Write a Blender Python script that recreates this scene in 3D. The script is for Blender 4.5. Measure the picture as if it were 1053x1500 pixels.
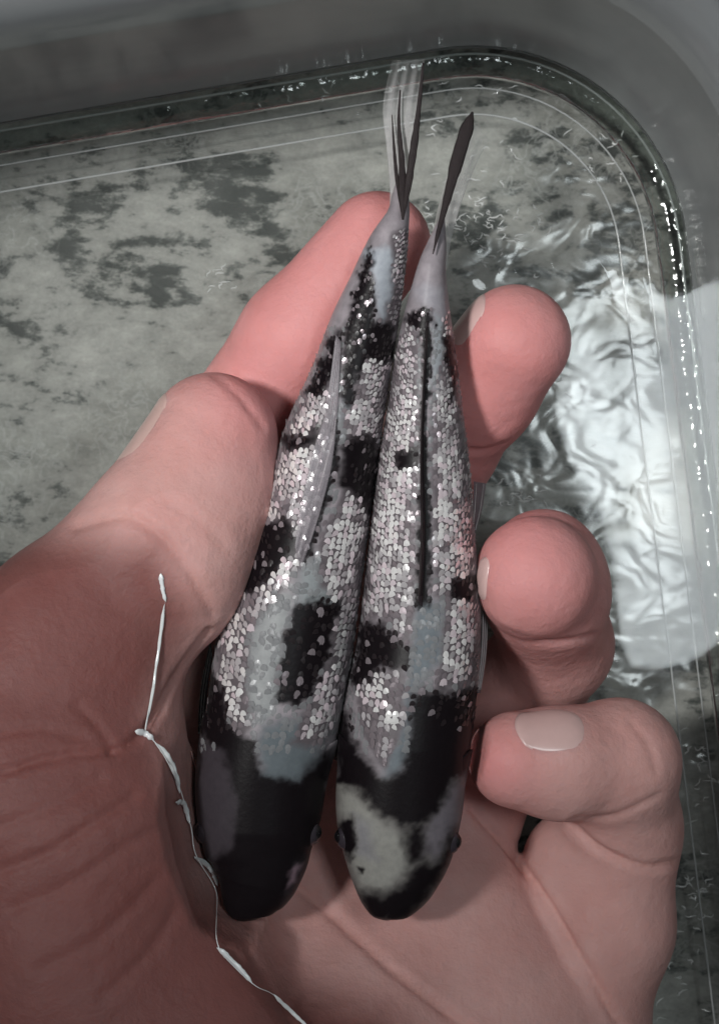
import bpy, math, random
import numpy as np
from mathutils import Matrix, Vector
rng = np.random.default_rng(7); random.seed(7)
for o in list(bpy.data.objects): bpy.data.objects.remove(o)
S = bpy.context.scene
C = S.collection
MM = 0.001

# ---------------------------------------------------------------- camera
ZCAM, ZREF = 420.0, 40.0            # mm above the tank floor
cam = bpy.data.objects.new('camera', bpy.data.cameras.new('camera')); C.objects.link(cam)
cam.location = (0, 0, ZCAM*MM); cam.rotation_euler = (0, 0, 0)
cam.data.sensor_fit = 'VERTICAL'; cam.data.sensor_height = 24
cam.data.lens = 24*(ZCAM-ZREF)/150.0
cam.data.clip_start = 0.01; cam.data.clip_end = 50
cam.data.dof.use_dof = True; cam.data.dof.focus_distance = 0.372; cam.data.dof.aperture_fstop = 32
S.camera = cam
# ---------------------------------------------------------------- world + lamps
W = bpy.data.worlds.new('World'); S.world = W; W.use_nodes = True
bg = W.node_tree.nodes['Background']; bg.inputs[0].default_value = (0.93, 0.98, 1.0, 1); bg.inputs[1].default_value = 0.06
def area(name, loc, target, sx, sy, radiance, col):
    l = bpy.data.lights.new(name, 'AREA'); l.shape = 'RECTANGLE'; l.size = sx; l.size_y = sy
    l.energy = radiance*math.pi*sx*sy; l.color = col
    o = bpy.data.objects.new(name, l); C.objects.link(o); o.location = loc
    o.rotation_euler = (Vector(target)-Vector(loc)).to_track_quat('-Z', 'Y').to_euler()
    return o
area('window_light', (0.146, 0.034, 0.66), (0.02, 0.0, 0.04), 0.128, 0.095, 21.0, (0.90, 0.975, 1.0))
sp = bpy.data.lights.new('added_spot', 'SPOT'); sp.energy = 33; sp.spot_size = math.radians(15.5); sp.spot_blend = 1.0  # added spot, its soft beam edge gives a vignette falloff
sp.shadow_soft_size = 0.06; sp.color = (1.0, 0.985, 0.97)
spo = bpy.data.objects.new('added_spot', sp); C.objects.link(spo); spo.location = (-0.41, 0.10, 0.87)
spo.rotation_euler = (Vector((-0.006, 0.034, 0.035))-spo.location).to_track_quat('-Z', 'Y').to_euler()
S.view_settings.view_transform = 'Standard'; S.view_settings.look = 'None'; S.view_settings.gamma = 1
S.view_settings.exposure = 0.0
S.render.engine = 'CYCLES'
S.cycles.use_light_tree = False; S.cycles.use_adaptive_sampling = True; S.cycles.adaptive_threshold = 0.02; S.cycles.transparent_max_bounces = 10; S.cycles.max_bounces = 5; S.cycles.diffuse_bounces = 2; S.cycles.glossy_bounces = 2; S.cycles.transmission_bounces = 2

# ---------------------------------------------------------------- helpers
def P(px, py, z):
    """a photograph pixel at height z (mm) -> point in mm"""
    s = 0.1*(ZCAM-z)/(ZCAM-ZREF)
    return np.array([(px-526.5)*s, (750-py)*s, z], float)
def toPX(v):
    s = 0.1*(ZCAM-v[:, 2])/(ZCAM-ZREF)
    return np.stack([v[:, 0]/s+526.5, 750-v[:, 1]/s], 1)
def empty(name, loc, label, cat, group=None):
    o = bpy.data.objects.new(name, None); C.objects.link(o); o.location = np.array(loc)*MM
    o.empty_display_size = 0.01
    tag(o, label, cat, group); return o
def tag(o, label=None, cat=None, group=None, kind=None):
    if label: o['label'] = label
    if cat: o['category'] = cat
    if group: o['group'] = group
    if kind: o['kind'] = kind
def wloc(o):
    l = np.zeros(3)
    while o is not None: l += np.array(o.location)/MM; o = o.parent
    return l
def build(name, v, f, mat, parent=None, smooth=True, col=None):
    v = np.asarray(v, float)
    off = wloc(parent) if parent is not None else np.zeros(3)
    me = bpy.data.meshes.new(name)
    me.from_pydata(((v-off)*MM).tolist(), [], [list(map(int, q)) for q in f])
    if smooth: me.polygons.foreach_set('use_smooth', np.ones(len(me.polygons), bool))
    if col is not None:
        a = me.color_attributes.new('tint', 'FLOAT_COLOR', 'POINT')
        a.data.foreach_set('color', np.concatenate([col, np.ones((len(col), 1))], 1).astype(np.float32).ravel())
    me.materials.append(mat); me.update()
    o = bpy.data.objects.new(name, me); C.objects.link(o); o.parent = parent
    return o
def tube(pts, rad, n=8, squash=1.0):
    pts = np.asarray(pts, float); rad = np.broadcast_to(np.asarray(rad, float), (len(pts),))
    t = np.gradient(pts, axis=0); t /= np.linalg.norm(t, axis=1)[:, None]+1e-9
    up = np.array([0, 0, 1.0]); a = np.cross(t, up); a /= np.linalg.norm(a, axis=1)[:, None]+1e-9
    b = np.cross(a, t)
    th = np.linspace(0, 2*np.pi, n, endpoint=False)
    v = pts[:, None]+rad[:, None, None]*(np.cos(th)[None, :, None]*a[:, None]+squash*np.sin(th)[None, :, None]*b[:, None])
    f = []
    for i in range(len(pts)-1):
        for j in range(n):
            k = (j+1) % n
            f.append((i*n+j, i*n+k, (i+1)*n+k, (i+1)*n+j))
    f.append(tuple(range(n))[::-1]); f.append(tuple((len(pts)-1)*n+j for j in range(n)))
    return v.reshape(-1, 3), f
def spline(p, n):
    """Catmull-Rom through p, n samples"""
    p = np.asarray(p, float)
    q = np.vstack([2*p[0]-p[1], p, 2*p[-1]-p[-2]])
    u = np.linspace(0, len(p)-1-1e-9, n); i = u.astype(int); t = (u-i)[:, None]
    a, b, c, d = q[i], q[i+1], q[i+2], q[i+3]
    return 0.5*((2*b)+(-a+c)*t+(2*a-5*b+4*c-d)*t*t+(-a+3*b-3*c+d)*t**3)
def polysd(p, poly):
    """signed distance (negative inside) of points p (n,2) to polygon, in px"""
    poly = np.asarray(poly, float); d = np.full(len(p), 1e9); ins = np.zeros(len(p), bool)
    for a, b in zip(poly, np.roll(poly, -1, 0)):
        e = b-a; w = p-a; t = np.clip((w@e)/(e@e+1e-9), 0, 1)
        d = np.minimum(d, np.linalg.norm(w-t[:, None]*e, axis=1))
        c = (a[1] > p[:, 1]) != (b[1] > p[:, 1])
        xi = a[0]+(p[:, 1]-a[1])*(b[0]-a[0])/(b[1]-a[1]+1e-12)
        ins ^= c & (p[:, 0] < xi)
    return np.where(ins, -d, d)
def vnoise(p, seed=0):
    """value noise, p (n,2), about -1..1"""
    r = np.random.default_rng(seed).random((64, 64))*2-1
    i = np.floor(p).astype(int); t = p-i; t = t*t*(3-2*t)
    g = lambda dx, dy: r[(i[:, 0]+dx) % 64, (i[:, 1]+dy) % 64]
    return (g(0, 0)*(1-t[:, 0])+g(1, 0)*t[:, 0])*(1-t[:, 1])+(g(0, 1)*(1-t[:, 0])+g(1, 1)*t[:, 0])*t[:, 1]
def fnoise(p, seed=0):
    return vnoise(p, seed)*.6+vnoise(p*2.1, seed+1)*.3+vnoise(p*4.3, seed+2)*.2
def sstep(a, b, x):
    t = np.clip((x-a)/(b-a), 0, 1); return t*t*(3-2*t)

# ---------------------------------------------------------------- materials
class NT:
    def __init__(s, name):
        s.m = bpy.data.materials.new(name); s.m.use_nodes = True
        s.t = s.m.node_tree; s.t.nodes.clear(); s.out = s.n('ShaderNodeOutputMaterial')
    def n(s, kind, **kw):
        x = s.t.nodes.new(kind)
        for k, v in kw.items():
            if k.startswith('_'): setattr(x, k[1:], v)
        for k, v in kw.items():
            if not k.startswith('_'):
                key = int(k[1:]) if k[0] == 'i' and k[1:].isdigit() else k.replace('__', ' ')
                if hasattr(v, 'is_linked') or hasattr(v, 'links'): s.t.links.new(v, x.inputs[key])
                else: x.inputs[key].default_value = v
        return x
    def link(s, a, b): s.t.links.new(a, b)
    def ramp(s, fac, stops):
        r = s.n('ShaderNodeValToRGB', Fac=fac); e = r.color_ramp.elements
        while len(e) < len(stops): e.new(0.5)
        for el, (p, c) in zip(e, stops): el.position = p; el.color = (*c, 1) if len(c) == 3 else c
        return r.outputs[0]
    def noise(s, scale, detail=4, rough=.55, vec=None, dist=0):
        x = s.n('ShaderNodeTexNoise', Scale=scale, Detail=detail, Roughness=rough, Distortion=dist)
        if vec is not None: s.link(vec, x.inputs['Vector'])
        return x.outputs[0]
    def coord(s): return s.n('ShaderNodeTexCoord').outputs['Object']
    def mapv(s, scale, vec, rot=(0, 0, 0)): return s.n('ShaderNodeMapping', Vector=vec, Scale=scale, Rotation=rot).outputs[0]
    def bump(s, h, dist, strength=1.0, nrm=None):
        b = s.n('ShaderNodeBump', Height=h, Distance=dist, Strength=strength)
        if nrm is not None: s.link(nrm, b.inputs['Normal'])
        return b.outputs[0]
    def surf(s, x): s.link(x, s.out.inputs['Surface'])
def math_(T, op, a, b):
    return T.n('ShaderNodeMath', _operation=op, i0=a, i1=b).outputs[0]
def mixc(T, f, a, b, mode='MIX'):
    x = T.n('ShaderNodeMix', _data_type='RGBA', _blend_type=mode)
    for k, v in ((0, f), (6, a), (7, b)):
        if hasattr(v, 'links'): T.link(v, x.inputs[k])
        else: x.inputs[k].default_value = v
    return x.outputs[2]

def mat_skin():
    T = NT('skin'); c = T.coord()
    at = T.n('ShaderNodeAttribute', _attribute_name='tint').outputs[0]
    n1 = T.noise(90, 3, .5, c); n2 = T.noise(420, 3, .6, c)
    col = mixc(T, T.ramp(n1, [(.35, (0, 0, 0)), (.7, (1, 1, 1))]), at, mixc(T, 1.0, at, (.93, .82, .80, 1), 'MULTIPLY'))
    col = mixc(T, math_(T, 'MULTIPLY', n2, .5), col, mixc(T, 1.0, at, (1.06, .95, .92, 1), 'MULTIPLY'))
    b = T.bump(T.noise(1100, 3, .6, c), .00016, .6, T.bump(T.noise(240, 4, .6, c), .0008, .5))
    p = T.n('ShaderNodeBsdfPrincipled', Base__Color=col, Roughness=.52, Normal=b, Subsurface__Weight=.4, Subsurface__Scale=.0018)
    p.subsurface_method = 'BURLEY'
    p.inputs['Subsurface Radius'].default_value = (1.0, .38, .22)
    p.inputs['Specular IOR Level'].default_value = .2
    T.surf(p.outputs[0]); return T.m
def mat_tint(name, rough, bump=None, spec=.5, sss=0, metal=0, coat=0, alpha=None):
    T = NT(name); c = T.coord()
    at = T.n('ShaderNodeAttribute', _attribute_name='tint').outputs[0]
    col = mixc(T, .55, at, mixc(T, T.noise(900, 3, .6, c), (.55, .55, .58, 1), (1.4, 1.4, 1.4, 1)), 'MULTIPLY')
    p = T.n('ShaderNodeBsdfPrincipled', Base__Color=col, Roughness=rough, Metallic=metal)
    p.inputs['Specular IOR Level'].default_value = spec; p.inputs['Coat Weight'].default_value = coat
    p.inputs['Coat Roughness'].default_value = .12
    if sss: p.inputs['Subsurface Weight'].default_value = sss; p.inputs['Subsurface Scale'].default_value = .001
    if bump: T.link(T.bump(T.noise(bump[0], 3, .6, c), bump[1], .7), p.inputs['Normal'])
    if isinstance(alpha, float): p.inputs['Alpha'].default_value = alpha
    if alpha == 'tint': T.link(math_(T, 'SUBTRACT', 1.0, math_(T, 'MULTIPLY', T.n('ShaderNodeSeparateColor', Color=at).outputs[0], .98)), p.inputs['Alpha'])
    T.surf(p.outputs[0]); return T.m
def mat_plain(name, col, rough, metal=0, spec=.5, alpha=None, var=.25, scale=700, bump=0, trans=None):
    T = NT(name); c = T.coord()
    n = T.noise(scale, 3, .6, c)
    lo = tuple(x*(1-var) for x in col)+(1,); hi = tuple(min(1, x*(1+var)) for x in col)+(1,)
    p = T.n('ShaderNodeBsdfPrincipled', Base__Color=mixc(T, n, lo, hi), Roughness=rough, Metallic=metal)
    p.inputs['Specular IOR Level'].default_value = spec
    if bump: T.link(T.bump(n, bump, .6), p.inputs['Normal'])
    if alpha is not None: p.inputs['Alpha'].default_value = alpha
    T.surf(p.outputs[0]); return T.m
def mat_glass(name, tint, rough, haze, hazecol, bump=None, ior=1.5):
    """clear film/glass: light passes straight through, mirror by Fresnel, part of it milky"""
    T = NT(name); c = T.coord()
    tr = T.n('ShaderNodeBsdfTransparent', Color=(*tint, 1))
    gl = T.n('ShaderNodeBsdfGlossy', Roughness=rough)
    fr = T.n('ShaderNodeFresnel', IOR=ior)
    if bump is not None:
        nb = bump(T, c); T.link(nb, gl.inputs['Normal']); T.link(nb, fr.inputs['Normal'])
    base = tr.outputs[0]
    if haze:
        st = T.noise(30, 4, .6, T.mapv((.25, 1, 1), c))
        df = T.n('ShaderNodeBsdfDiffuse', Color=mixc(T, st, tuple(x*.7 for x in hazecol)+(1,), tuple(x*1.3 for x in hazecol)+(1,)))
        base = T.n('ShaderNodeMixShader', i0=haze, i1=base, i2=df.outputs[0]).outputs[0]
    T.surf(T.n('ShaderNodeMixShader', i0=fr.outputs[0], i1=base, i2=gl.outputs[0]).outputs[0]); return T.m

# ================================================================= SETTING
ZW = 55.0                                            # water level
def mat_ground():
    T = NT('stone_floor'); c = T.coord()
    v = T.mapv((.75, 1.35, 1), c, (0, 0, .17))
    a = T.noise(85, 6, .68, v, .15); b = T.noise(300, 4, .65, v, .1); g = T.noise(28, 3, .5, c)
    m = math_(T, 'ADD', math_(T, 'MULTIPLY', a, .60), math_(T, 'MULTIPLY', b, .40))
    m = math_(T, 'ADD', m, math_(T, 'MULTIPLY', math_(T, 'SUBTRACT', g, .5), .35))
    col = T.ramp(m, [(.40, (.035, .039, .034)), (.435, (.13, .134, .122)), (.468, (.31, .305, .283)), (.60, (.44, .432, .40))])
    vn = math_(T, 'ABSOLUTE', math_(T, 'SUBTRACT', T.noise(300, 3, .55, c, .8), .5), 0)
    glint_lines = T.ramp(vn, [(.0, (1, 1, 1)), (.018, (.8, .8, .8)), (.05, (0, 0, 0))])  # pale squiggle lines, glints painted into the floor colour
    patch = T.ramp(T.noise(38, 2, .5, T.mapv((1, 1, 1), c)), [(.47, (0, 0, 0)), (.58, (1, 1, 1))])
    col = mixc(T, math_(T, 'MULTIPLY', patch, .40), col, mixc(T, 1.0, col, (.38, .40, .37, 1), 'MULTIPLY'))
    col = mixc(T, math_(T, 'MULTIPLY', math_(T, 'MULTIPLY', patch, glint_lines), .45), col, (.46, .46, .44, 1))
    col = mixc(T, .3, col, T.ramp(T.noise(1500, 3, .7, c), [(.3, (.35, .35, .35)), (.7, (1, 1, 1))]), 'MULTIPLY')
    p = T.n('ShaderNodeBsdfPrincipled', Base__Color=col, Roughness=.55, Normal=T.bump(m, .0008, .5))
    T.surf(p.outputs[0]); return T.m
gx = np.linspace(-330, 330, 331); gy = np.linspace(-330, 330, 331)
GX, GY = np.meshgrid(gx, gy, indexing='ij'); g2 = np.stack([GX.ravel(), GY.ravel()], 1)
gz = -6.0+fnoise(g2/9.0+50, 3)*.8+fnoise(g2/2.9+20, 5)*.35
idx = np.arange(331*331).reshape(331, 331)
gf = np.stack([idx[:-1, :-1], idx[1:, :-1], idx[1:, 1:], idx[:-1, 1:]], -1).reshape(-1, 4)
ground = build('ground', np.concatenate([g2, gz[:, None]], 1), gf, mat_ground())
tag(ground, 'mottled grey and cream stone floor under the clear container', kind='structure')

# --- clear container: rounded quadrilateral outline, sloping walls
def tank_outline(off, n=20):
    a1 = math.radians(9.6); a2 = math.radians(7.0)
    p1 = P(600, 88, 0)[:2]; p2 = P(1004, 400, 0)[:2]
    d1 = np.array([math.cos(a1), math.sin(a1)]); d2 = np.array([math.sin(a2), -math.cos(a2)])
    M = np.array([d1, -d2]).T; t = np.linalg.solve(M, p2-p1); k = p1+d1*t[0]
    Wd, Ht = 170.0, 235.0
    q = [k, k-d1*Wd, k-d1*Wd+d2*Ht, k+d2*Ht]
    out = []
    ctr = np.mean(q, 0)
    for i in range(4):
        a, b, c_ = q[i-1], q[i], q[(i+1) % 4]
        u = (a-b)/np.linalg.norm(a-b); w = (c_-b)/np.linalg.norm(c_-b)
        half = math.acos(np.clip(u@w, -1, 1))/2; r = 34.0
        cc = b+(u+w)/np.linalg.norm(u+w)*r/math.sin(half)
        s0 = b+u*r/math.tan(half)-cc; s1 = b+w*r/math.tan(half)-cc
        th0 = math.atan2(s0[1], s0[0]); th1 = math.atan2(s1[1], s1[0])
        dth = (th1-th0+math.pi) % (2*math.pi)-math.pi
        for j in range(n+1):
            th = th0+dth*j/n; out.append(cc+(r+off)*np.array([math.cos(th), math.sin(th)]))
    pts = np.array(out)[::-1]
    # even subdivision of the straight runs
    res = []
    for a, b in zip(pts, np.roll(pts, -1, 0)):
        m = max(1, int(np.linalg.norm(b-a)//8))
        for j in range(m): res.append(a+(b-a)*j/m)
    return np.array(res)
N0 = len(tank_outline(0))
def ring_at(off, z):
    o = tank_outline(off)
    if len(o) != N0:
        base = tank_outline(0); o2 = []
        for p in base: o2.append(o[np.argmin(np.linalg.norm(o-p, axis=1))])
        o = np.array(o2)
    return np.concatenate([o, np.full((len(o), 1), z)], 1)
def loft(profile, close=False):
    rs = [ring_at(o, z) for o, z in profile]; v = np.concatenate(rs); f = []; n = N0; m = len(rs)
    for i in range(m if close else m-1):
        for j in range(n):
            k = (j+1) % n; i2 = (i+1) % m
            f.append((i*n+j, i*n+k, i2*n+k, i2*n+j))
    return v, f
tank = empty('container', (0, 30, 0), 'clear rounded plastic container of water standing on stone floor', 'container')
wall_m = mat_glass('clear_wall', (.6, .63, .63), .16, .62, (.38, .40, .41), ior=1.45)
v, f = loft([(-.2, 5.4), (0, 6.8), (.2, 10), (.6, 30), (1.8, 60), (3, 88), (5.4, 88), (4.2, 60), (3.2, 30), (2.7, 9), (2.4, 6), (1.2, 5.1)], True)
build('wall', v, f, wall_m, tank)
v, f = loft([(3.4, 88.3), (16.5, 88.3), (16.5, 91.6), (3.4, 91.6)], True)
build('rim', v, f, mat_plain('rim_plastic', (.035, .037, .04), .4), tank, smooth=False)
edge_m = mat_glass('green_glass_edge', (.80, .83, .815), .09, .06, (.12, .13, .125), bump=lambda T, c: T.bump(T.noise(260, 2, .5, c), .0007, .8))
v, f = loft([(.8, .2), (1.6, 2.5), (.9, 4.4), (-1.5, 4.9), (-4.2, 4.4), (-4.6, 2.5), (-4.0, .2)], True)
build('base_edge', v, f, edge_m, tank)
def base_bump(T, c):
    v = T.mapv((1, 1.25, 1), c, (0, 0, .3))
    n = T.noise(120, 2, .5, v, .6); n2 = T.noise(70, 2, .5, c)
    return T.bump(n, .0004, .7)
base_m = mat_glass('textured_base', (.975, .985, .98), .12, .02, (.4, .42, .41), bump=base_bump, ior=1.5)
o = ring_at(-4.6, 3.2); cen = o.mean(0)
vb = np.concatenate([o, [cen]]); fb = [(j, (j+1) % N0, N0) for j in range(N0)]
build('base', vb, fb, base_m, tank)
ridge_m = mat_plain('ridge_plastic', (.62, .64, .64), .12, spec=1.0, alpha=.62, var=.25, scale=120)
for off, rr in ((-.9, .2), (-6.4, .13), (-10.6, .16)):
    r_ = ring_at(off, 3.9); r_ = np.vstack([r_, r_[:1]])
    v, f = tube(r_, rr, 6); build('ridge', v, f, ridge_m, tank)

# added pale squiggles that imitate glints on the container's base
vv, ff = [], []
for cx_, cy_, rx_, ry_, cnt in ((705, 335, 75, 48, 80), (660, 220, 120, 40, 16), (320, 412, 22, 14, 9), (790, 560, 50, 50, 22), (770, 720, 50, 22, 16), (1012, 1330, 40, 60, 26), (1020, 1120, 32, 70, 24), (970, 1440, 60, 50, 14),
                               (880, 940, 60, 60, 18), (560, 130, 200, 18, 14), (900, 230, 50, 70, 14)):
    for _ in range(cnt):
        x_, y_ = cx_+rx_*random.gauss(0, .6), cy_+ry_*random.gauss(0, .6)
        p0 = P(x_, y_, 3.45); an = random.uniform(0, 6.28); ln = []
        for k_ in range(random.randint(4, 7)):
            ln.append(p0.copy()); an += random.gauss(0, .75); p0 = p0+np.array([math.cos(an), math.sin(an)*.7, 0])*.42
        tv_, tf_ = tube(spline(np.array(ln), 14), .13*random.uniform(.5, 1.3)*np.sin(np.linspace(.15, np.pi-.15, 14)), 5)
        ff += [tuple(len(vv)+i for i in q) for q in tf_]; vv += tv_.tolist()
sq = build('glint_squiggles', vv, ff, mat_plain('glint_plastic', (.80, .82, .80), .1, spec=1.0, alpha=.75), tank); sq['kind'] = 'stuff'

# --- water surface
water_m = mat_glass('water', (.985, .995, .99), .032, 0, (0, 0, 0), ior=1.333)
wo = tank_outline(2.2); wc = wo.mean(0); NR = 120
ks = np.linspace(1, 0.004, NR); wxy = (wc[None, None]+(wo-wc)[None]*ks[:, None, None]).reshape(-1, 2)
def ripple(p):
    """water height in mm: slow swells, fine ripples, and a bow wave off the middle fingertip"""
    h = np.zeros(len(p))
    for lam, ang, slope, ph in ((58, .5, .013, .4), (41, 2.1, .012, 2.2), (27, 1.2, .008, 4.0), (19, 2.8, .006, 1.1), (11, .2, .0035, 3.0), (8.5, 1.7, .003, .7)):
        h += slope*lam/(2*np.pi)*np.sin(2*np.pi*(p[:, 0]*math.cos(ang)+p[:, 1]*math.sin(ang))/lam+ph+.6*fnoise(p/30.0, 8))
    crest = spline(np.array([P(*q, ZW)[:2] for q in [(640, 425), (700, 405), (770, 380), (850, 375), (930, 400)]]), 40)
    d = np.min(np.linalg.norm(p[:, None]-crest[None], axis=2), axis=1)
    w = np.exp(-(d/2.8)**2)
    return h+w*(.07*np.exp(-(d/1.4)**2)+.055*np.cos(2*np.pi*(p[:, 0]+.35*p[:, 1])/6.5+1.3*fnoise(p/9.0, 14)))
wz = ZW+ripple(wxy); nO = len(wo)
wi = np.arange(NR*nO).reshape(NR, nO)
wf = np.stack([wi[:-1], np.roll(wi[:-1], -1, 1), np.roll(wi[1:], -1, 1), wi[1:]], -1).reshape(-1, 4).tolist()+[wi[-1].tolist()]
water = build('water', np.concatenate([wxy, wz[:, None]], 1), wf, water_m)
tag(water, 'clear still water filling the container', kind='structure')

# ================================================================= HAND
H = 0.7
lo = np.array([-86., -215., -8.]); hi = np.array([66., 62., 82.])
dims = np.ceil((hi-lo)/H).astype(int)
ax = [(lo[i]+H*np.arange(dims[i])).astype(np.float32) for i in range(3)]
BIG = np.float32(30)
def cone_field(F, a, b, ra, rb, k, flat=1.0):
    """smooth-union a tapered capsule into F (in place)"""
    pad = max(ra, rb)+k+14
    l = np.minimum(a, b)-pad; h = np.maximum(a, b)+pad
    i0 = np.clip(((l-lo)/H).astype(int), 0, dims); i1 = np.clip(((h-lo)/H).astype(int)+1, 0, dims)
    if (i1 <= i0).any(): return
    sl = tuple(slice(i0[d], i1[d]) for d in range(3))
    X = ax[0][sl[0]][:, None, None]-a[0]; Y = ax[1][sl[1]][None, :, None]-a[1]; Z = ax[2][sl[2]][None, None, :]-a[2]
    e = (b-a).astype(np.float32); L = float(e@e)+1e-6
    t = np.clip((X*e[0]+Y*e[1]+Z*e[2])/L, 0, 1)
    d = np.sqrt((X-t*e[0])**2+(Y-t*e[1])**2+((Z-t*e[2])/flat)**2)-(ra+(rb-ra)*t)
    sub = F[sl]; F[sl] = smin(sub, d.astype(np.float32), k)
def smin(a, b, k):
    if k <= 0: return np.minimum(a, b)
    h = np.clip(.5+.5*(b-a)/k, 0, 1)
    return b+(a-b)*h-k*h*(1-h)
def chain(pts, k, F=None):
    if F is None: F = np.full(dims, BIG, np.float32)
    q = [(P(*p[:3]), p[3]) for p in pts]
    for (a, ra), (b, rb) in zip(q[:-1], q[1:]): cone_field(F, a, b, ra, rb, k)
    return F
# palm and forearm
palm = chain([(440, 2000, 34, 18), (330, 1180, 17, 11.5)], 9)
chain([(440, 2000, 34, 18), (470, 1200, 15, 11.5)], 9, palm)
chain([(480, 2000, 34, 18), (600, 1330, 19, 12)], 9, palm)
chain([(520, 2000, 34, 17), (740, 1480, 20, 12), (665, 1310, 19, 10.6)], 9, palm)
chain([(540, 2000, 34, 17), (850, 1500, 17, 11)], 7, palm)
chain([(440, 1750, 40, 20), (450, 2450, 62, 24), (450, 3000, 85, 26)], 14, palm)
chain([(300, 1900, 38, 24), (140, 1420, 42, 23), (70, 1130, 45, 18.5), (90, 985, 47.5, 14.0)], 10, palm)
# fingers
thumb = chain([(60, 1050, 46, 15), (120, 925, 48, 13.2), (222, 812, 47.5, 11.6), (312, 640, 43.5, 9.4)], 5)
chain([(240, 838, 46, 11.5), (300, 735, 44, 10.0)], 5, thumb)
index = chain([(330, 1120, 18, 11), (300, 900, 16, 10.2), (305, 690, 22, 9.3), (440, 497, 29, 8.9), (553, 358, 31, 8.0)], 3)
middle = chain([(470, 1160, 15, 11), (520, 850, 7, 9.6), (641, 652, 22, 8.7), (700, 570, 31, 8.6), (754, 499, 37, 8.3)], 3)
ring = chain([(640, 1330, 19, 11), (672, 1210, 17, 8.6), (770, 1010, 9, 8.9), (812, 945, 18, 8.6), (800, 868, 33, 9.0), (784, 846, 42, 9.0)], 3)
chain([(806, 838, 24, 8.2), (796, 830, 34, 8.6)], 2, ring)
pinky = chain([(850, 1480, 18, 10.5), (892, 1360, 20, 9.6), (908, 1215, 23, 9.0), (905, 1115, 32, 8.8), (820, 1118, 37, 7.9), (757, 1113, 39, 7.2)], 3.0)
chain([(815, 1470, 14, 9.5), (822, 1350, 16, 8.5), (842, 1260, 19, 8.0)], 3, pinky)
F = smin(palm, thumb, 7)
F = smin(F, index, 2.5); F = smin(F, middle, 2.5)
F = smin(F, ring, 2.0); F = smin(F, pinky, 1.4)
del palm, thumb, index, middle, ring, pinky

def surface_nets(F):
    s = F < 0
    c = np.zeros(tuple(d-1 for d in F.shape), np.uint8)
    for dx in (0, 1):
        for dy in (0, 1):
            for dz in (0, 1):
                c += s[dx:s.shape[0]-1+dx, dy:s.shape[1]-1+dy, dz:s.shape[2]-1+dz]
    act = np.argwhere((c > 0) & (c < 8))
    idx = np.full(c.shape, -1, np.int64); idx[tuple(act.T)] = np.arange(len(act))
    acc = np.zeros((len(act), 3)); cnt = np.zeros(len(act))
    cor = [(a, b, d) for a in (0, 1) for b in (0, 1) for d in (0, 1)]
    for p in cor:
        for axi in range(3):
            if p[axi]: continue
            q = list(p); q[axi] = 1
            A = F[tuple((act+p).T)]; B = F[tuple((act+q).T)]
            m = (A < 0) != (B < 0); t = A[m]/(A[m]-B[m])
            w = np.tile(np.array(p, float), (m.sum(), 1)); w[:, axi] += t
            acc[m] += w; cnt[m] += 1
    v = act+acc/cnt[:, None]
    faces = []
    for axi in range(3):
        a0 = [slice(None)]*3; a1 = [slice(None)]*3; a0[axi] = slice(0, -1); a1[axi] = slice(1, None)
        ch = np.argwhere(s[tuple(a0)] != s[tuple(a1)])
        u, w = [(1, 2), (2, 0), (0, 1)][axi]
        ch = ch[(ch[:, u] > 0) & (ch[:, w] > 0) & (ch[:, u] < c.shape[u]) & (ch[:, w] < c.shape[w])]
        du = np.eye(3, dtype=int)[u]; dw = np.eye(3, dtype=int)[w]
        q = np.stack([idx[tuple((ch-du-dw).T)], idx[tuple((ch-dw).T)], idx[tuple(ch.T)], idx[tuple((ch-du).T)]], 1)
        flip = ~s[tuple(ch.T)]; q[flip] = q[flip][:, ::-1]
        faces.append(q)
    f = np.concatenate(faces); f = f[(f >= 0).all(1)]
    return v*H+lo, f
HV, HF = surface_nets(F)
E = np.unique(np.sort(np.concatenate([HF[:, [0, 1]], HF[:, [1, 2]], HF[:, [2, 3]], HF[:, [3, 0]]]), 1), axis=0)
def nb_mean(val):
    a = np.zeros_like(val); n = np.zeros(len(val))
    for i, j in ((0, 1), (1, 0)):
        for d in range(val.shape[1]): a[:, d] += np.bincount(E[:, i], val[E[:, j], d], len(val))
        n += np.bincount(E[:, i], minlength=len(val))
    return a/np.maximum(n, 1)[:, None]
for it in range(6): HV = HV+(.5 if it % 2 == 0 else -.45)*(nb_mean(HV)-HV)
def normals(v, f):
    n = np.zeros_like(v); fn = np.cross(v[f[:, 2]]-v[f[:, 0]], v[f[:, 3]]-v[f[:, 1]])
    for k in range(4):
        for d in range(3): n[:, d] += np.bincount(f[:, k], fn[:, d], len(v))
    return n/(np.linalg.norm(n, axis=1)[:, None]+1e-9)
HN = normals(HV, HF)
def top_hit(px, py):
    """height of the uppermost hand surface seen at that pixel"""
    pp = toPX(HV); d = np.hypot(pp[:, 0]-px, pp[:, 1]-py)
    m = (d < 9) & (HN[:, 2] > .05)
    if not m.any(): return None
    return HV[m][:, 2].max()
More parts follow.
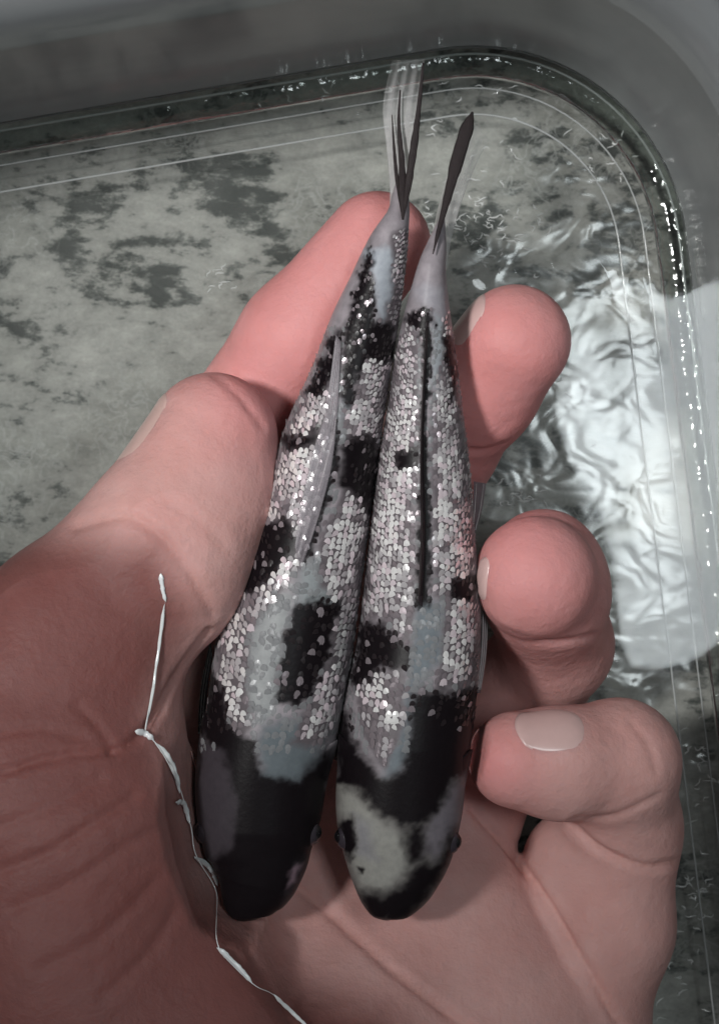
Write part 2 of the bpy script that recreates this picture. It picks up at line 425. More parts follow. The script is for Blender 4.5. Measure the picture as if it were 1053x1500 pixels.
# fit the mound's waterline
WL = [(180, 880), (215, 960), (212, 1070), (262, 1150), (292, 1262), (320, 1390), (372, 1445), (440, 1500)]
tgt = []
for px, py in WL:
    h = top_hit(px, py)
    if h is not None: tgt.append((*P(px, py, h)[:2], ZW-h))
tgt = np.array(tgt); sg = 13.0
K = np.exp(-((tgt[:, None, :2]-tgt[None, :, :2])**2).sum(-1)/(2*sg*sg))
wts = np.linalg.solve(K+np.eye(len(K))*.05, tgt[:, 2])
dz = np.exp(-((HV[:, None, :2]-tgt[None, :, :2])**2).sum(-1)/(2*sg*sg))@wts
HV[:, 2] += np.clip(dz, -9, 9)*sstep(20, 40, HV[:, 2])
print('waterline fit', np.round(tgt[:, 2], 1).tolist())
pp = toPX(HV)
for poly, base in (([(366, 1352), (325, 1330), (300, 1262), (284, 1190), (284, 1120), (300, 1040), (500, 1040), (482, 1130), (470, 1200), (440, 1275), (405, 1335)], 38.0),
                   ([(566, 1350), (522, 1320), (495, 1240), (492, 1130), (510, 1040), (700, 1040), (684, 1130), (668, 1240), (610, 1325)], 36.0)):
    d = polysd(pp, poly); lim = base+np.maximum(d-4, 0)*.42; m = HN[:, 2] > -.1
    HV[:, 2] = np.where(m & (d < 60) & (HV[:, 2] > lim), lim+(HV[:, 2]-lim)*.04, HV[:, 2])
HN = normals(HV, HF)
# creases (pixel polylines laid on the skin) : width, depth in mm
CR = [([(0, 1132), (60, 1115), (120, 1103), (168, 1100), (205, 1078), (232, 1040), (262, 985), (305, 925)], .9, 1.0),
      ([(0, 1275), (70, 1250), (140, 1205), (200, 1165)], 1.2, .55), ([(0, 1075), (60, 1068), (130, 1085), (168, 1100)], 1.0, .4),
      ([(110, 1030), (140, 1060), (168, 1098)], .9, .5), ([(20, 1330), (110, 1290), (200, 1230), (240, 1215)], 1.5, .4),
      ([(60, 1420), (150, 1370), (230, 1290)], 1.5, .35), ([(150, 1460), (215, 1400), (260, 1330)], 1.4, .35),
      ([(0, 1210), (80, 1180), (150, 1140)], 1.3, .35),
      ([(433, 1297), (480, 1335), (530, 1380), (600, 1440), (690, 1510)], 1.1, .9), ([(340, 1345), (387, 1428), (430, 1500)], 1.3, .55),
      ([(690, 1185), (745, 1245), (800, 1320), (860, 1420), (912, 1510)], .9, 1.0),
      ([(110, 772), (185, 757), (240, 790), (285, 850), (312, 900)], 1.2, .55), ([(245, 735), (290, 760), (330, 800)], 1.5, .2),
      ([(705, 905), (760, 934), (820, 941), (878, 930)], .8, .75), ([(686, 660), (712, 661), (745, 650)], .8, .55),
      ([(835, 1208), (880, 1245), (940, 1270), (990, 1264)], .9, .9), ([(840, 1200), (900, 1195), (965, 1165)], .8, .4),
      ([(925, 1060), (950, 1090), (962, 1130)], .9, .3),
      ([(310, 545), (350, 580), (385, 625)], .9, .3)]
pp = toPX(HV)
for poly, w, dep in CR:
    q = spline(np.array(poly, float), 60); d = np.full(len(HV), 1e9)
    for a in q: d = np.minimum(d, np.hypot(pp[:, 0]-a[0], pp[:, 1]-a[1]))
    d *= .1
    amt = (dep*np.exp(-(d/(w*.55))**2)-.12*dep*np.exp(-((d-w*1.3)/(w*.8))**2))*sstep(.15, .5, HN[:, 2])
    HV -= HN*amt[:, None]
for it in range(2): HV = HV+(.5 if it % 2 == 0 else -.45)*(nb_mean(HV)-HV)
# skin tones: pink finger pads, browner thenar skin with vignette shade painted in, pale palm by the fish
def blob(x, y, r): return np.exp(-((pp[:, 0]-x)**2+(pp[:, 1]-y)**2)/(2*r*r))
pp = toPX(HV)
pink = np.clip(sum(blob(*b) for b in [(500, 400, 110), (590, 300, 60), (760, 520, 110), (780, 850, 100), (720, 1120, 50), (400, 560, 90), (720, 640, 80)]), 0, 1)[:, None]
brown_shade = (sstep(40, -60, polysd(pp, [(-400, 760), (110, 770), (240, 790), (300, 900), (240, 1040), (300, 1280), (420, 1420), (560, 1480), (700, 1700), (600, 3500), (-600, 3500)]))*.95)[:, None]
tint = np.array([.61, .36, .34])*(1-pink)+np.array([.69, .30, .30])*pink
tint = tint*(1-brown_shade)+np.array([.185, .072, .066])*brown_shade
tint *= (1+.07*fnoise(pp/55.0, 11))[:, None]
hand = empty('hand', (0, -60, 10), 'cupped left hand holding two spotted fish in water', 'hand')
skin_m = mat_skin()
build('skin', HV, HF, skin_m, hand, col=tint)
# nails: curved plates lying on the finger
nail_m = mat_plain('nail', (.66, .44, .40), .3, var=.08, spec=.6)
nail_p = mat_plain('nail_pale', (.67, .445, .425), .28, var=.06, spec=.7)
from mathutils.bvhtree import BVHTree
bvh = BVHTree.FromPolygons(HV.tolist(), HF.tolist())
def finger_nail(p, axis, out, L, Wd, mat):
    """thin curved plate lying on the skin, p inside the finger, axis towards the tip"""
    c = P(*p); axis = np.array(axis, float); out = np.array(out, float); axis /= np.linalg.norm(axis)
    out -= axis*(out@axis); out /= np.linalg.norm(out); side = np.cross(axis, out)
    nu, nv = 21, 15; top, bot, f = [], [], []
    for i in range(nu):
        u = -1+2*i/(nu-1)
        for j in range(nv):
            w = -1+2*j/(nv-1)
            uu, ww = u*math.sqrt(1-w*w*.42), w*math.sqrt(1-u*u*.42)      # square -> rounded plate
            q = c+axis*uu*L/2+side*ww*Wd/2
            hit = bvh.ray_cast(Vector(q+out*14), Vector(-out), 26)[0]
            q = np.array(hit) if hit is not None else q
            e = max(abs(u), abs(w)); g = .30*(1-e**6)-.06
            if u > .75: g += .12
            top.append(q+out*g); bot.append(q-out*.6)
    T_ = np.array(top).reshape(nu, nv, 3)
    for _ in range(3): T_[1:-1, 1:-1] = (T_[1:-1, 1:-1]*2+T_[:-2, 1:-1]+T_[2:, 1:-1]+T_[1:-1, :-2]+T_[1:-1, 2:])/6
    v = np.concatenate([T_.reshape(-1, 3), np.array(bot)])
    for s_ in (0, 1):
        for i in range(nu-1):
            for j in range(nv-1):
                a = s_*nu*nv+i*nv+j; q = (a, a+nv, a+nv+1, a+1); f.append(q if s_ else q[::-1])
    rim = [i*nv for i in range(nu)]+[(nu-1)*nv+j for j in range(1, nv)]+[i*nv+nv-1 for i in range(nu-2, -1, -1)]+[j for j in range(nv-2, 0, -1)]
    for a, b in zip(rim, rim[1:]+rim[:1]): f.append((a, b, b+nu*nv, a+nu*nv))
    return build('nail', v, f, mat, hand)
finger_nail((795, 1116, 37.6), (-1, .03, .10), (0.0, .70, .71), 10.5, 8.6, nail_p)          # pinky
finger_nail((784, 846, 41), (.1, 1, .2), (-.74, .40, .54), 6.5, 3.6, nail_p)            # ring
finger_nail((745, 508, 36.5), (.6, .75, .35), (-.30, .85, .42), 8.5, 8.5, nail_p)           # middle
finger_nail((290, 680, 44), (.5, .8, -.15), (-.80, .56, .02), 12.5, 11.0, nail_m)           # thumb
finger_nail((545, 368, 31), (.6, .75, .1), (-.2, .2, -1), 10.0, 10.0, nail_m)               # index, on the back

# ================================================================= FISH
def fish(name, label, spine, blacks, tints, seed, dorsal_strip, fins, scale_zone):
    """spine rows: (py, px_left, px_right) down the back; ZT = height of the back"""
    sp_ = np.array(spine, float)                   # snout first
    n = 240
    pts = spline(sp_, 900)                         # (py, l, r)
    dl = np.r_[0, np.cumsum(np.hypot(np.diff(pts[:, 0]), np.diff(pts[:, 1]+pts[:, 2])/2))]
    q_ = np.linspace(0, 1, n)**1.0*dl[-1]; q_[:12] = dl[-1]*(np.arange(12)/11.)**1.6*11/(n-1)
    pts = np.stack([np.interp(q_, dl, pts[:, d]) for d in range(3)], 1)
    ctr = np.stack([(pts[:, 1]+pts[:, 2])/2, pts[:, 0]], 1); hw_px = np.abs(pts[:, 2]-pts[:, 1])/2
    u = np.linspace(0, 1, n)
    aspect = np.interp(u, [0, .06, .2, .4, .7, .9, 1], [.75, .80, .95, 1.12, 1.25, 1.6, 1.3])
    ztop = np.interp(u, [0, .012, .05, .12, .25, .6, .93, 1], [45, 47, 49, 50.5, 51.4, 50.8, 50.0, 47.5])
    hw = hw_px*.1*.985; hh = hw*aspect
    zc = ztop-hh
    c3 = np.array([P(a, b, z) for (a, b), z in zip(ctr, zc)])
    t = np.gradient(c3, axis=0); t[:, 2] = 0; t /= np.linalg.norm(t, axis=1)[:, None]
    nl = np.stack([t[:, 1], -t[:, 0], t[:, 2]], 1)                # lateral, to the right when facing the tail
    root = empty(name, (*c3[n//3][:2], zc[n//3]-hh[n//3]), label, 'fish', 'fish held in the hand')
    def surf(ui, phi):
        """point and normal on the body, ui index (float array), phi from the top"""
        i = np.clip(ui, 0, n-1); g = lambda a: np.stack([np.interp(i, np.arange(n), a[:, d]) for d in range(3)], -1) if a.ndim == 2 else np.interp(i, np.arange(n), a)
        c, l, w, h = g(c3), g(nl), g(hw), g(hh)
        sn, cs = np.sin(phi), np.cos(phi)
        e = np.sign(cs)*np.abs(cs)**.92
        p = c+l*(w*sn)[..., None]; p = p+np.stack([0*sn, 0*sn, h*e], -1)
        nn = l*(sn/np.maximum(w, .1))[..., None]+np.stack([0*sn, 0*sn, cs/np.maximum(h, .1)], -1)
        return p, nn/np.linalg.norm(nn, axis=-1)[..., None]
    m = 180; phi = np.linspace(-np.pi, np.pi, m, endpoint=False)
    U, PH = np.meshgrid(np.linspace(0, n-1, 480), phi, indexing='ij')
    bv, _ = surf(U.ravel(), PH.ravel())
    # nostril ridge / lumps of the head
    id_ = np.arange(480*m).reshape(480, m)
    bf = np.stack([id_[:-1], id_[1:], np.roll(id_[1:], -1, 1), np.roll(id_[:-1], -1, 1)], -1).reshape(-1, 4)
    faces = bf.tolist()+[id_[0].tolist(), id_[-1].tolist()[::-1]]
    px = toPX(bv)
    def paint(px, z01):
        """pigment at a place on the fish"""
        w = px+np.stack([fnoise(px/16.0, seed), fnoise(px/16.0, seed+9)], 1)*7
        col = np.tile(np.array([.30, .265, .285]), (len(px), 1))
        col *= (1+.25*fnoise(px/20.0, seed+3))[:, None]
        for poly, cc, soft in tints:
            a = sstep(soft, -soft, polysd(w, poly))[:, None]; col = col*(1-a)+np.array(cc)*a
        zn = np.full(len(px), 1e9)
        for z_ in scale_zone: zn = np.minimum(zn, polysd(w, z_))
        a = sstep(6, -6, zn)[:, None]; col = col*(1-a)+np.array([.13, .11, .12])*a
        bl = np.zeros(len(px))
        for poly, soft in blacks:
            bl = np.maximum(bl, sstep(soft*1.5, -soft*1.5, polysd(w, poly)+fnoise(px/9.0, seed+5)*5))
        col = col*(1-bl[:, None])+np.array([.007, .0045, .006])*bl[:, None]
        return col, bl
    col, _ = paint(px, bv[:, 2])
    belly = sstep(-.25, -.6, np.cos(PH.ravel()))[:, None]; col = col*(1-belly)+np.array([.5, .45, .45])*belly
    body = build('body', bv, faces, M['fish_skin'], root, col=col)
    # ---- scales : rows along the body, each a small domed shield lifted at its free edge
    rows = 27; items = []
    for r in range(rows):
        ph = math.radians(-80+160*r/(rows-1)); ui = n*.13+random.random()*2
        while ui < n*.955:
            i = int(ui); wr = (hw[i]+hh[i])/2*math.radians(160/(rows-1))
            step = max(.75, wr*.92)
            seg = np.linalg.norm(c3[min(i+1, n-1)]-c3[i])+1e-6
            k = len(items)
            items.append((ui+(r % 2)*.5*step/seg, ph, wr)); ui += step/seg
    A = np.array(items); sp3, sn3 = surf(A[:, 0], A[:, 1]); spx = toPX(sp3)
    _, bl = paint(spx, None)
    zone = np.full(len(A), 1e9)
    for z_ in scale_zone: zone = np.minimum(zone, polysd(spx+np.stack([fnoise(spx/14., 3), fnoise(spx/14., 4)], 1)*8, z_))
    strip = polysd(spx, dorsal_strip); gl = fnoise(spx/26.0, seed+31)
    tv = np.stack([np.interp(A[:, 0], np.arange(n), t[:, d]) for d in range(3)], -1)
    cand = []
    for q in range(len(A)):
        dark = bl[q] > .5
        if dark:
            if random.random() > .5 or spx[q, 1] > 1070: continue
            mk = random.choice(['dark', 'dark', 'dark', 'dark', 'dark', 'dark', 'dim'])
        else:
            bare = zone[q] > 0 or strip[q] < 0
            if spx[q, 1] > (1105 if bare else 1165): continue
            if bare and spx[q, 1] < 480: continue
            if random.random() > (.6 if bare else .995-.35*sstep(-10, 0, zone[q])): continue
            mk = 'faint' if bare else ('bright', 'bright', 'pinkish', 'mid', 'mid', 'dim', 'dim')[int(np.clip(2.5-gl[q]*3.4+random.uniform(-2.4, 2.4)+3.0*sstep(-16, 0, zone[q]), 0, 6))]
        z = sn3[q]; y = tv[q]-z*(tv[q]@z); y /= np.linalg.norm(y); x = np.cross(y, z)
        tilt = math.radians(7+random.uniform(-9, 10)); y2 = y*math.cos(tilt)+z*math.sin(tilt); z2 = np.cross(x, y2)
        rl = math.radians(random.uniform(-11, 11)); x2 = x*math.cos(rl)+z2*math.sin(rl); z3 = np.cross(x2, y2)
        w = A[q, 2]*random.uniform(.75, 1.12)*(.8 if mk == 'dark' else 1)
        cand.append((w*max(z[2], .05)*(0.4 if mk in ('dark', 'faint') else 1), mk, sp3[q]+z*.05+x*random.uniform(-.07, .07)+y*random.uniform(-.09, .09), np.stack([x2, y2, z3], 1)*np.array([w*.55, w*.74, w*.26])))
    cand.sort(key=lambda c_: -c_[0])
    off = wloc(root)
    for _, mk, p, R in cand[:300]:
        o_ = bpy.data.objects.new('scale', SC[mk]); C.objects.link(o_); o_.parent = root
        Mx = Matrix([[*(R[d]*MM), (p-off)[d]*MM] for d in range(3)]+[[0, 0, 0, 1]]); o_.matrix_local = Mx
    for mk in ('bright', 'mid', 'pinkish', 'dim', 'faint', 'dark'):
        vv, ff = [], []
        for _, k_, p, R in cand[300:]:
            if k_ != mk: continue
            b0 = len(vv); vv += (p+SV@R.T).tolist(); ff += [tuple(b0+i for i in q) for q in SF]
        if vv:
            o_ = build('scales', vv, ff, SCM[mk], root, smooth=False); o_['kind'] = 'stuff'
    # ---- eyes
    for side in (-1, 1):
        p, nn = surf(np.array([n*.118]), np.array([side*math.radians(76)])); p = p[0]; nn = nn[0]
        e = ball(p-nn*1.2, (1.9, 2.1, 1.9)); eo = build('eye', e[0], e[1], M['eye_ring'], root)
        e = ball(p-nn*.35, (1.25, 1.35, 1.25)); build('pupil', e[0], e[1], M['black_gloss'], eo)
        # gill cover : raised curved plate
        ui = np.linspace(n*.150, n*.235, 14); ph = side*np.radians(np.linspace(52, 112, 12)); A_, B_ = np.meshgrid(ui, ph, indexing='ij')
        bow = n*.02*np.cos((np.abs(B_)-math.radians(82))/math.radians(30)*1.4)
        gp, gn = surf((A_+bow*np.linspace(0, 1, 14)[:, None]).ravel(), B_.ravel())
        lift = (-.35+.75*np.linspace(0, 1, 14)[:, None]*np.sin(np.linspace(0, np.pi, 12))[None]).ravel()
        gv = gp+gn*lift[:, None]; gi = np.arange(14*12).reshape(14, 12)
        gf_ = np.stack([gi[:-1, :-1], gi[1:, :-1], gi[1:, 1:], gi[:-1, 1:]], -1).reshape(-1, 4)
        if side < 0: pass
        gc, _ = paint(toPX(gp), None)
        sheet('gill_cover', gv, gf_, gn, .3, M['fish_skin'], root, gc)
    # ---- fins
    for fn in fins: fn(root, surf, n)
    return root
def sheet(name, v, f, nrm, th, mat, parent, col=None):
    """thin closed plate from a grid of points"""
    v = np.asarray(v); k = len(v); v2 = v-np.asarray(nrm)*th
    from collections import Counter
    ed = Counter(); F2 = [tuple(q) for q in f]
    for q in F2:
        for a, b in zip(q, q[1:]+q[:1]): ed[(a, b)] += 1
    fs = F2+[tuple(i+k for i in q[::-1]) for q in F2]
    for (a, b) in ed:
        if (b, a) not in ed: fs.append((b, a, a+k, b+k))
    cc = None if col is None else np.concatenate([col, col])
    return build(name, np.concatenate([v, v2]), fs, mat, parent, col=cc)
def ball(c, r, nu=16, nv=10):
    v = [np.array(c)+np.array([0, 0, r[2]])]; f = []
    for i in range(1, nv):
        th = math.pi*i/nv
        for j in range(nu):
            ph = 2*math.pi*j/nu; v.append(np.array(c)+np.array([r[0]*math.sin(th)*math.cos(ph), r[1]*math.sin(th)*math.sin(ph), r[2]*math.cos(th)]))
    v.append(np.array(c)-np.array([0, 0, r[2]]))
    for j in range(nu): f.append((0, 1+j, 1+(j+1) % nu)); f.append((len(v)-1, 1+(nv-2)*nu+(j+1) % nu, 1+(nv-2)*nu+j))
    for i in range(nv-2):
        for j in range(nu):
            k = (j+1) % nu; a = 1+i*nu; f.append((a+j, a+nu+j, a+nu+k, a+k))
    return np.array(v), f
# scale shape: shield, root at -y, free edge +y
SV = np.array([(-.55, -1, -.35), (.55, -1, -.35), (1, 0, -.10), (.8, .62, -.05), (.35, 1, .02), (-.35, 1, .02), (-.8, .62, -.05), (-1, 0, -.10), (0, .2, .06), (0, -.6, -.05),
               (.3, .92, -.22), (-.3, .92, -.22)])
SF = [(0, 1, 9), (1, 2, 8, 9), (0, 9, 8, 7), (2, 3, 8), (3, 4, 8), (4, 5, 8), (5, 6, 8), (6, 7, 8), (4, 10, 11, 5), (3, 2, 10, 4), (7, 6, 5, 11)]
SCM = {'bright': mat_plain('scale_silver', (.93, .90, .90), .2, metal=.3, var=.05, spec=.9), 'mid': mat_plain('scale_grey', (.58, .54, .56), .22, metal=.3, var=.15, spec=.8),
       'pinkish': mat_plain('scale_pink', (.82, .70, .75), .2, metal=.3, var=.1, spec=.8), 'dim': mat_plain('scale_dim', (.26, .22, .24), .25, metal=.3, var=.2),
       'faint': mat_plain('scale_faint', (.35, .35, .365), .3, metal=.1, var=.15, alpha=.55),
       'dark': mat_plain('scale_dark', (.016, .011, .013), .38, var=.3, spec=.4)}
SC = {}
for k_, m_ in SCM.items():
    me = bpy.data.meshes.new('scale'); me.from_pydata(SV.tolist(), [], SF); me.materials.append(m_)
    SC[k_] = me
M = {'fish_skin': mat_tint('fish_skin', .38, (1400, .00004), spec=.12),
     'fin': mat_tint('fin_membrane', .4, spec=.15, alpha='tint'), 'fin_dark': mat_tint('dark_fin', .45, spec=.2),
     'fin_clear': mat_tint('clear_fin', .3, spec=.3, alpha=.42),
     'ray': mat_plain('fin_ray', (.034, .026, .027), .6, spec=.1, alpha=.88), 'ray_pale': mat_plain('fin_ray_pale', (.40, .37, .38), .45),
     'ray_mauve': mat_plain('fin_ray_mauve', (.24, .20, .23), .5),
     'eye_ring': mat_plain('eye_ring', (.035, .028, .036), .25), 'black_gloss': mat_plain('pupil', (.006, .005, .006), .08, spec=.8)}
def flap(name, rails, zA, zB, colA, colB, mat, nrays=0, ray='ray_pale', stripes=None, th=.25, blades=(), fade=0.0):
    """fin between two pixel rails (root edge, free edge): heights zA, zB along it"""
    def make(root, surf, n):
        a = spline(np.array(rails[0], float), 40); b = spline(np.array(rails[1], float), 40); nv = 15
        za = np.interp(np.linspace(0, 1, 40), np.linspace(0, 1, len(zA)), zA); zb = np.interp(np.linspace(0, 1, 40), np.linspace(0, 1, len(zB)), zB)
        v, col = [], []
        for i in range(40):
            for j in range(nv):
                w = j/(nv-1); q = a[i]*(1-w)+b[i]*w; z = za[i]*(1-w)+zb[i]*w+.05*math.sin(w*17+i*.25)
                v.append(P(q[0], q[1], z))
                c_ = np.array(colA)*(1-w)+np.array(colB)*w
                if stripes:
                    for w0, w1, sw, cc in stripes:
                        s_ = i/39.; x = w-(w0+(w1-w0)*s_); al = math.exp(-(x/sw)**2)*min(1, s_*6, (1-s_)*5+.1); c_ = c_*(1-al)+np.array(cc)*al
                f_ = fade*sstep(.35, 1.0, i/39.+.10*math.sin(w*23)); c_ = c_*(1-f_)+np.array([1.05, 1.03, 1.03])*f_
                col.append(c_)
        v = np.array(v); gi = np.arange(40*nv).reshape(40, nv)
        f_ = np.stack([gi[:-1, :-1], gi[1:, :-1], gi[1:, 1:], gi[:-1, 1:]], -1).reshape(-1, 4)
        nrm = np.tile([0, 0, 1.0], (len(v), 1))
        fo = sheet(name, v, f_, nrm, th, M[mat], root, np.array(col))
        for pts_, ws_, zb_ in blades:
            q = spline(np.array(pts_, float), 24); zz = np.interp(np.linspace(0, 1, 24), np.linspace(0, 1, len(zb_)), zb_)
            line = np.array([P(a_, b_, z_) for (a_, b_), z_ in zip(q, zz)])
            wd = np.interp(np.linspace(0, 1, 24), np.linspace(0, 1, len(ws_)), ws_)*.05*(1+.10*np.array([random.uniform(-1, 1) for _ in line]))
            tv_, tf_ = tube(line, wd, 8, .3); build('fin_ray', tv_, tf_, M['ray'], fo)
        for k in range(nrays):
            w = (k+.5)/nrays; pl = v.reshape(40, nv, 3); j = min(nv-1, int(w*nv)); line = pl[1:-1, j]+np.array([0, 0, .06])
            tv_, tf_ = tube(line, np.linspace(.16, .06, len(line)), 5); build('fin_ray', tv_, tf_, M[ray], fo)
    return make
GREY = (.33, .31, .33); PUR = (.20, .165, .19); DK = (.035, .026, .03)
# ---------------- fish with the black head
Lsp = [(1348, 361, 375), (1344, 343, 391), (1336, 332, 402), (1322, 324, 413), (1290, 316, 437), (1262, 307, 452), (1236, 296, 461), (1190, 287, 472), (1130, 286, 482), (1050, 301, 498), (940, 318, 519), (850, 349, 531), (760, 378, 543),
       (650, 412, 558), (560, 452, 570), (480, 482, 583), (420, 510, 591), (360, 538, 598), (315, 566, 600), (290, 573, 599), (270, 579, 597), (250, 585, 592)]
Lbl = [([(275, 930), (322, 1000), (338, 1060), (375, 1088), (385, 1135), (440, 1148), (482, 1098), (484, 1180), (478, 1240), (430, 1262), (418, 1310), (410, 1360), (320, 1360), (316, 1262), (342, 1235), (350, 1180), (330, 1105), (300, 1085), (278, 1090)], 5),
       ([(432, 880), (470, 876), (497, 884), (488, 930), (480, 965), (455, 1032), (402, 1032), (412, 960), (420, 920)], 4),
       ([(385, 760), (440, 768), (432, 808), (402, 838), (372, 872), (345, 862), (362, 812)], 5),
       ([(498, 645), (552, 636), (556, 700), (540, 760), (520, 730), (495, 715)], 7),
       ([(540, 358), (551, 420), (548, 470), (580, 478), (580, 532), (532, 530), (516, 588), (500, 600), (503, 500), (520, 420)], 4),
       ([(445, 580), (482, 490), (500, 486), (498, 545), (478, 582)], 5), ([(415, 642), (466, 630), (462, 655), (418, 662)], 5),
       ([(500, 600), (494, 700), (470, 770), (445, 835), (438, 815), (462, 750), (482, 680), (490, 600)], 4)]
Lti = [([(260, 1085), (345, 1090), (385, 1130), (490, 1090), (500, 1370), (250, 1370)], (.03, .024, .028), 12),
       ([(520, 365), (600, 360), (590, 470), (555, 475), (548, 400)], (.36, .38, .42), 8),
       ([(440, 830), (520, 780), (530, 850), (500, 890), (430, 890)], (.27, .285, .295), 16),
       ([(425, 870), (405, 1045), (380, 1060), (362, 1020), (366, 930), (400, 860)], (.31, .315, .32), 8),
       ([(385, 1060), (445, 1055), (470, 1095), (440, 1145), (390, 1140), (375, 1095)], (.14, .16, .175), 14),
       ([(285, 1090), (325, 1095), (348, 1180), (340, 1235), (312, 1262), (285, 1240)], (.055, .045, .053), 16),
       ([(455, 1160), (485, 1120), (478, 1180), (460, 1200)], (.30, .26, .27), 6), ([(420, 1270), (440, 1262), (432, 1290), (416, 1300)], (.22, .15, .18), 5),
       ([(500, 590), (545, 560), (550, 640), (505, 645)], (.28, .31, .33), 10)]
Lzone = [[(455, 560), (412, 650), (375, 760), (345, 860), (318, 940), (315, 1020), (352, 1085), (372, 1060), (362, 1010), (372, 920), (405, 870), (440, 830), (470, 740), (484, 660), (484, 570)],
         [(540, 520), (575, 500), (560, 640), (545, 760), (530, 850), (518, 950), (495, 1050), (470, 1090), (425, 1092), (450, 1040), (482, 965), (495, 890), (470, 860), (465, 800), (500, 720), (505, 600)],
         [(572, 340), (603, 330), (590, 480), (560, 480), (575, 420)]]
Lstrip = [(425, 890), (400, 1060), (362, 1060), (362, 930), (400, 885)]
Lfins = [flap('tail_fin', ([(570, 312), (571, 275), (566, 215), (561, 155), (574, 88)], [(599, 312), (598, 275), (604, 215), (612, 150), (622, 86)]), [46, 46, 45, 44, 43], [46, 47, 48, 49, 50], (.52, .50, .505), (.52, .50, .505), 'fin', 0, fade=.9,
               stripes=[(.4, .25, .06, (.4, .38, .38)), (.7, .62, .06, (.4, .38, .38))],
               blades=[([(590, 322), (590, 285), (588, 230), (584, 180), (586, 132)], [3, 13, 8, 5, 2], [51.4, 50.6, 49, 48, 47.5]), ([(591, 318), (598, 270), (606, 215), (613, 160), (620, 92)], [2, 10, 11, 7, 3], [51.2, 50.6, 50.6, 50.6, 50.8]),
                       ([(588, 312), (581, 260), (577, 215), (574, 168)], [2, 6, 4, 1.5], [51, 49, 47.6, 46.5])]),
         flap('dorsal_fin', ([(440, 838), (466, 760), (486, 680), (494, 600), (499, 500)], [(432, 800), (441, 740), (459, 660), (477, 600), (492, 490)]), [51, 51.3, 51.4, 51, 50.6], [51.4, 51.6, 51.4, 50.4, 50.6], (.30, .26, .29), (.42, .38, .41), 'fin_clear', 0),
         flap('pectoral_fin', ([(484, 1110), (496, 1050), (509, 985), (517, 930)], [(494, 1115), (507, 1050), (516, 985), (519, 930)]), [42, 42, 42, 42], [38, 38, 38, 39], GREY, (.26, .25, .27), 'fin', 3),
         flap('pectoral_fin', ([(300, 1075), (303, 1020), (312, 960)], [(290, 1075), (294, 1010), (308, 940)]), [38, 38, 38], [34, 34, 35], (.05, .04, .045), DK, 'fin_dark', 3, 'ray')]
# ---------------- fish with the pale head
Rsp = [(1348, 562, 570), (1342, 541, 592), (1322, 524, 616), (1290, 511, 641), (1245, 499, 664), (1190, 491, 677), (1130, 493, 684), (1040, 502, 696), (960, 519, 704), (880, 530, 704), (780, 541, 696),
       (680, 553, 688), (600, 567, 678), (520, 578, 668), (460, 592, 660), (420, 603, 655), (390, 612, 653), (365, 622, 654), (340, 634, 653), (318, 645, 651)]
Rbl = [([(490, 1035), (512, 1045), (528, 1100), (558, 1142), (592, 1122), (598, 1060), (606, 1014), (650, 1008), (702, 1004), (702, 1060), (690, 1130), (665, 1148), (640, 1190), (622, 1208), (600, 1212), (560, 1200), (530, 1162), (488, 1150)], 7),
       ([(530, 914), (560, 912), (580, 938), (606, 950), (600, 986), (562, 978), (545, 992), (530, 1012), (510, 1006), (518, 950)], 5),
       ([(524, 1306), (560, 1312), (590, 1296), (612, 1262), (640, 1262), (668, 1210), (690, 1230), (640, 1300), (600, 1352), (540, 1352)], 9),
       ([(596, 1205), (622, 1205), (625, 1260), (600, 1270), (590, 1235)], 10),
       ([(606, 892), (628, 890), (633, 760), (627, 650), (629, 560), (633, 453), (603, 452), (592, 478), (614, 484), (619, 560), (615, 700), (611, 800)], 3),
       ([(650, 492), (668, 500), (672, 560), (660, 590), (655, 540)], 4), ([(660, 846), (700, 846), (696, 872), (662, 880)], 4),
       ([(580, 662), (612, 650), (610, 686), (578, 692)], 5), ([(497, 1205), (516, 1195), (524, 1240), (510, 1262), (498, 1240)], 4)]
Rti = [([(480, 1140), (700, 1140), (700, 1370), (480, 1370)], (.16, .145, .14), 12),
       ([(600, 420), (660, 415), (655, 470), (625, 450)], (.34, .32, .35), 10), ([(634, 460), (655, 470), (650, 600), (632, 560)], (.33, .345, .37), 6),
       ([(605, 880), (650, 880), (645, 960), (608, 1015), (600, 1120), (560, 1145), (566, 1110), (590, 1060), (600, 960)], (.17, .19, .21), 12),
       ([(495, 1150), (530, 1165), (560, 1205), (592, 1225), (600, 1270), (570, 1305), (530, 1302), (510, 1265), (525, 1235), (515, 1200), (497, 1190)], (.30, .29, .268), 14),
       ([(625, 1212), (660, 1150), (682, 1150), (672, 1215), (645, 1255), (622, 1250)], (.17, .15, .17), 14),
       ([(520, 1195), (545, 1215), (550, 1260), (525, 1250)], (.25, .24, .25), 12)]
Rbl.append(([(525, 1271), (535, 1271), (535, 1283), (525, 1283)], 3))
Rzone = [[(590, 470), (613, 490), (614, 560), (608, 700), (606, 880), (598, 950), (585, 940), (560, 905), (528, 915), (540, 780), (552, 690), (566, 600), (580, 520)],
         [(634, 600), (640, 560), (655, 500), (668, 540), (676, 610), (686, 690), (692, 780), (698, 880), (698, 1000), (640, 1010), (645, 950), (655, 880), (634, 870), (636, 760), (630, 680)],
         [(545, 985), (585, 985), (596, 1010), (590, 1060), (565, 1125), (545, 1110), (528, 1060), (520, 1010)], [(648, 470), (660, 460), (668, 560), (655, 560)]]
Rstrip = [(606, 885), (652, 885), (640, 960), (604, 1010), (604, 940)]
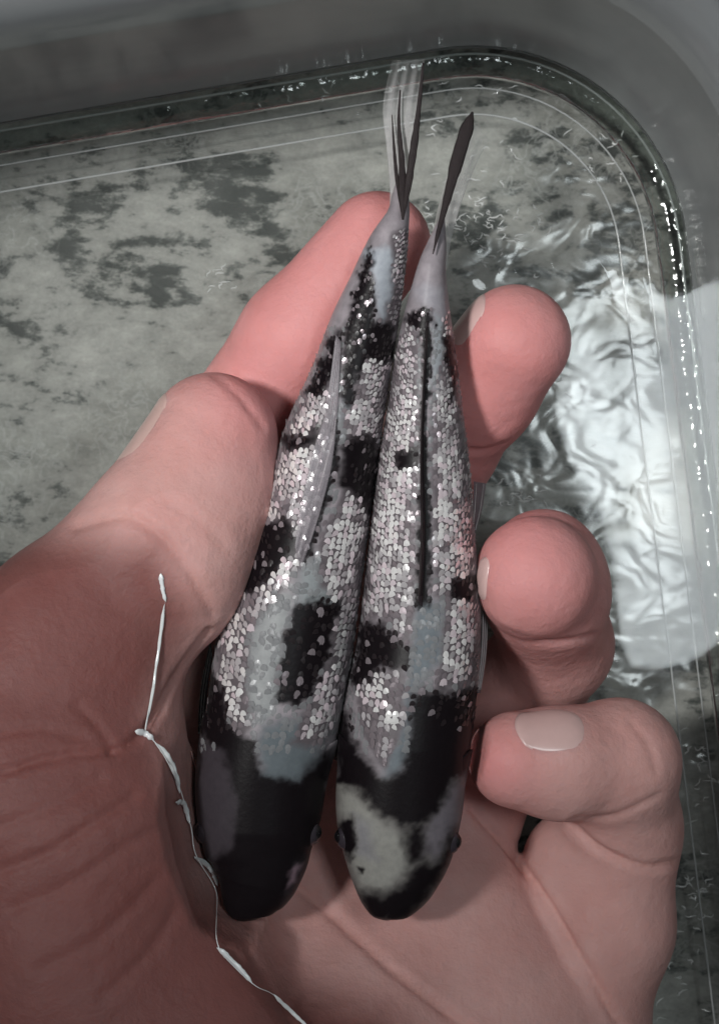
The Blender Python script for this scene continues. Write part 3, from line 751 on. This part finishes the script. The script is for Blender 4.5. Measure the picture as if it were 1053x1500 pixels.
Rfins = [flap('tail_fin', ([(624, 405), (632, 350), (645, 290), (664, 225), (684, 166)], [(652, 405), (661, 350), (678, 290), (700, 235), (716, 205)]), [46, 45.5, 45, 44, 43.5], [45, 44, 42, 40, 39], (.5, .48, .46), (.60, .58, .57), 'fin', 0, fade=.8,
               blades=[([(634, 372), (643, 335), (655, 290), (668, 240), (683, 190), (692, 164)], [1.5, 7, 12, 18, 21, 3], [50.5, 49, 47.5, 46, 45])]),
         flap('dorsal_fin', ([(620, 892), (624, 780), (621, 660), (624, 560), (628, 470)], [(612, 880), (616, 780), (615, 670), (619, 560), (625, 470)]), [50.8, 51, 51, 50.8, 50.4], [52.2, 52.8, 52.4, 51.6, 50.8], DK, (.05, .036, .042), 'fin_dark', 2, 'ray'),
         flap('pectoral_fin', ([(697, 1015), (704, 960), (706, 900), (702, 850)], [(703, 1015), (712, 955), (713, 900), (706, 845)]), [40, 41, 41, 41], [36, 37, 37, 38], GREY, (.28, .25, .27), 'fin', 3),
         flap('pelvic_fin', ([(690, 780), (692, 745), (694, 705)], [(697, 778), (706, 745), (712, 708)]), [36, 36, 36], [33, 33, 33], (.2, .16, .18), (.26, .22, .24), 'fin', 2)]
fish('fish', 'silver fish with solid black head, lying beside the thumb', Lsp, Lbl, Lti, 21, Lstrip, Lfins, Lzone)
fish('fish', 'silver fish with cream face and thin black line along its back', Rsp, Rbl, Rti, 40, Rstrip, Rfins, Rzone)

# ================================================================= whitish beads painting the meniscus highlight along the palm's waterline
HN = normals(HV, HF)
men_m = mat_plain('meniscus_glint', (.8, .82, .83), .1, spec=1.0, var=.05)
def bead(pts, w):
    q = spline(np.array(pts, float), max(6, len(pts)*6)); L3 = []
    for i, (x, y) in enumerate(q):
        h = top_hit(x, y); L3.append(P(x+random.uniform(-1.2, 1.2), y, (h if h is not None else ZW)+.05))
    L3 = np.array(L3)
    for _ in range(2): L3[1:-1] = (L3[:-2]+2*L3[1:-1]+L3[2:])/4
    r = w*.04*(np.interp(np.linspace(0, 1, len(L3)), [0, .15, .85, 1], [.12, 1, .8, .1]))*(1+.2*np.array([random.uniform(-1, 1) for _ in L3]))
    v, f = tube(L3, r, 7, .4); build('meniscus_glint', v, f, men_m, water)
for pts, w in [([(243, 882), (236, 935), (224, 1010), (213, 1070), (230, 1090), (262, 1150), (280, 1210), (288, 1256), (316, 1300), (317, 1350), (322, 1392), (372, 1442), (402, 1458), (452, 1505)], 2.0), ([(235, 840), (238, 858), (243, 882)], 9), ([(241, 885), (236, 930), (226, 1000), (214, 1068)], 6), ([(197, 1071), (212, 1074), (226, 1084)], 13), ([(228, 1088), (246, 1108), (258, 1135), (264, 1162)], 10),
               ([(258, 1175), (270, 1178), (279, 1208)], 11), ([(284, 1255), (302, 1266), (314, 1282), (318, 1298)], 11), ([(319, 1388), (345, 1412), (370, 1440)], 12), ([(400, 1456), (425, 1480), (455, 1508)], 8)]:
    bead(pts, w)
print('objects', len(bpy.data.objects), 'tris', sum(len(o.data.polygons)*2 for o in bpy.data.objects if o.type == 'MESH'))
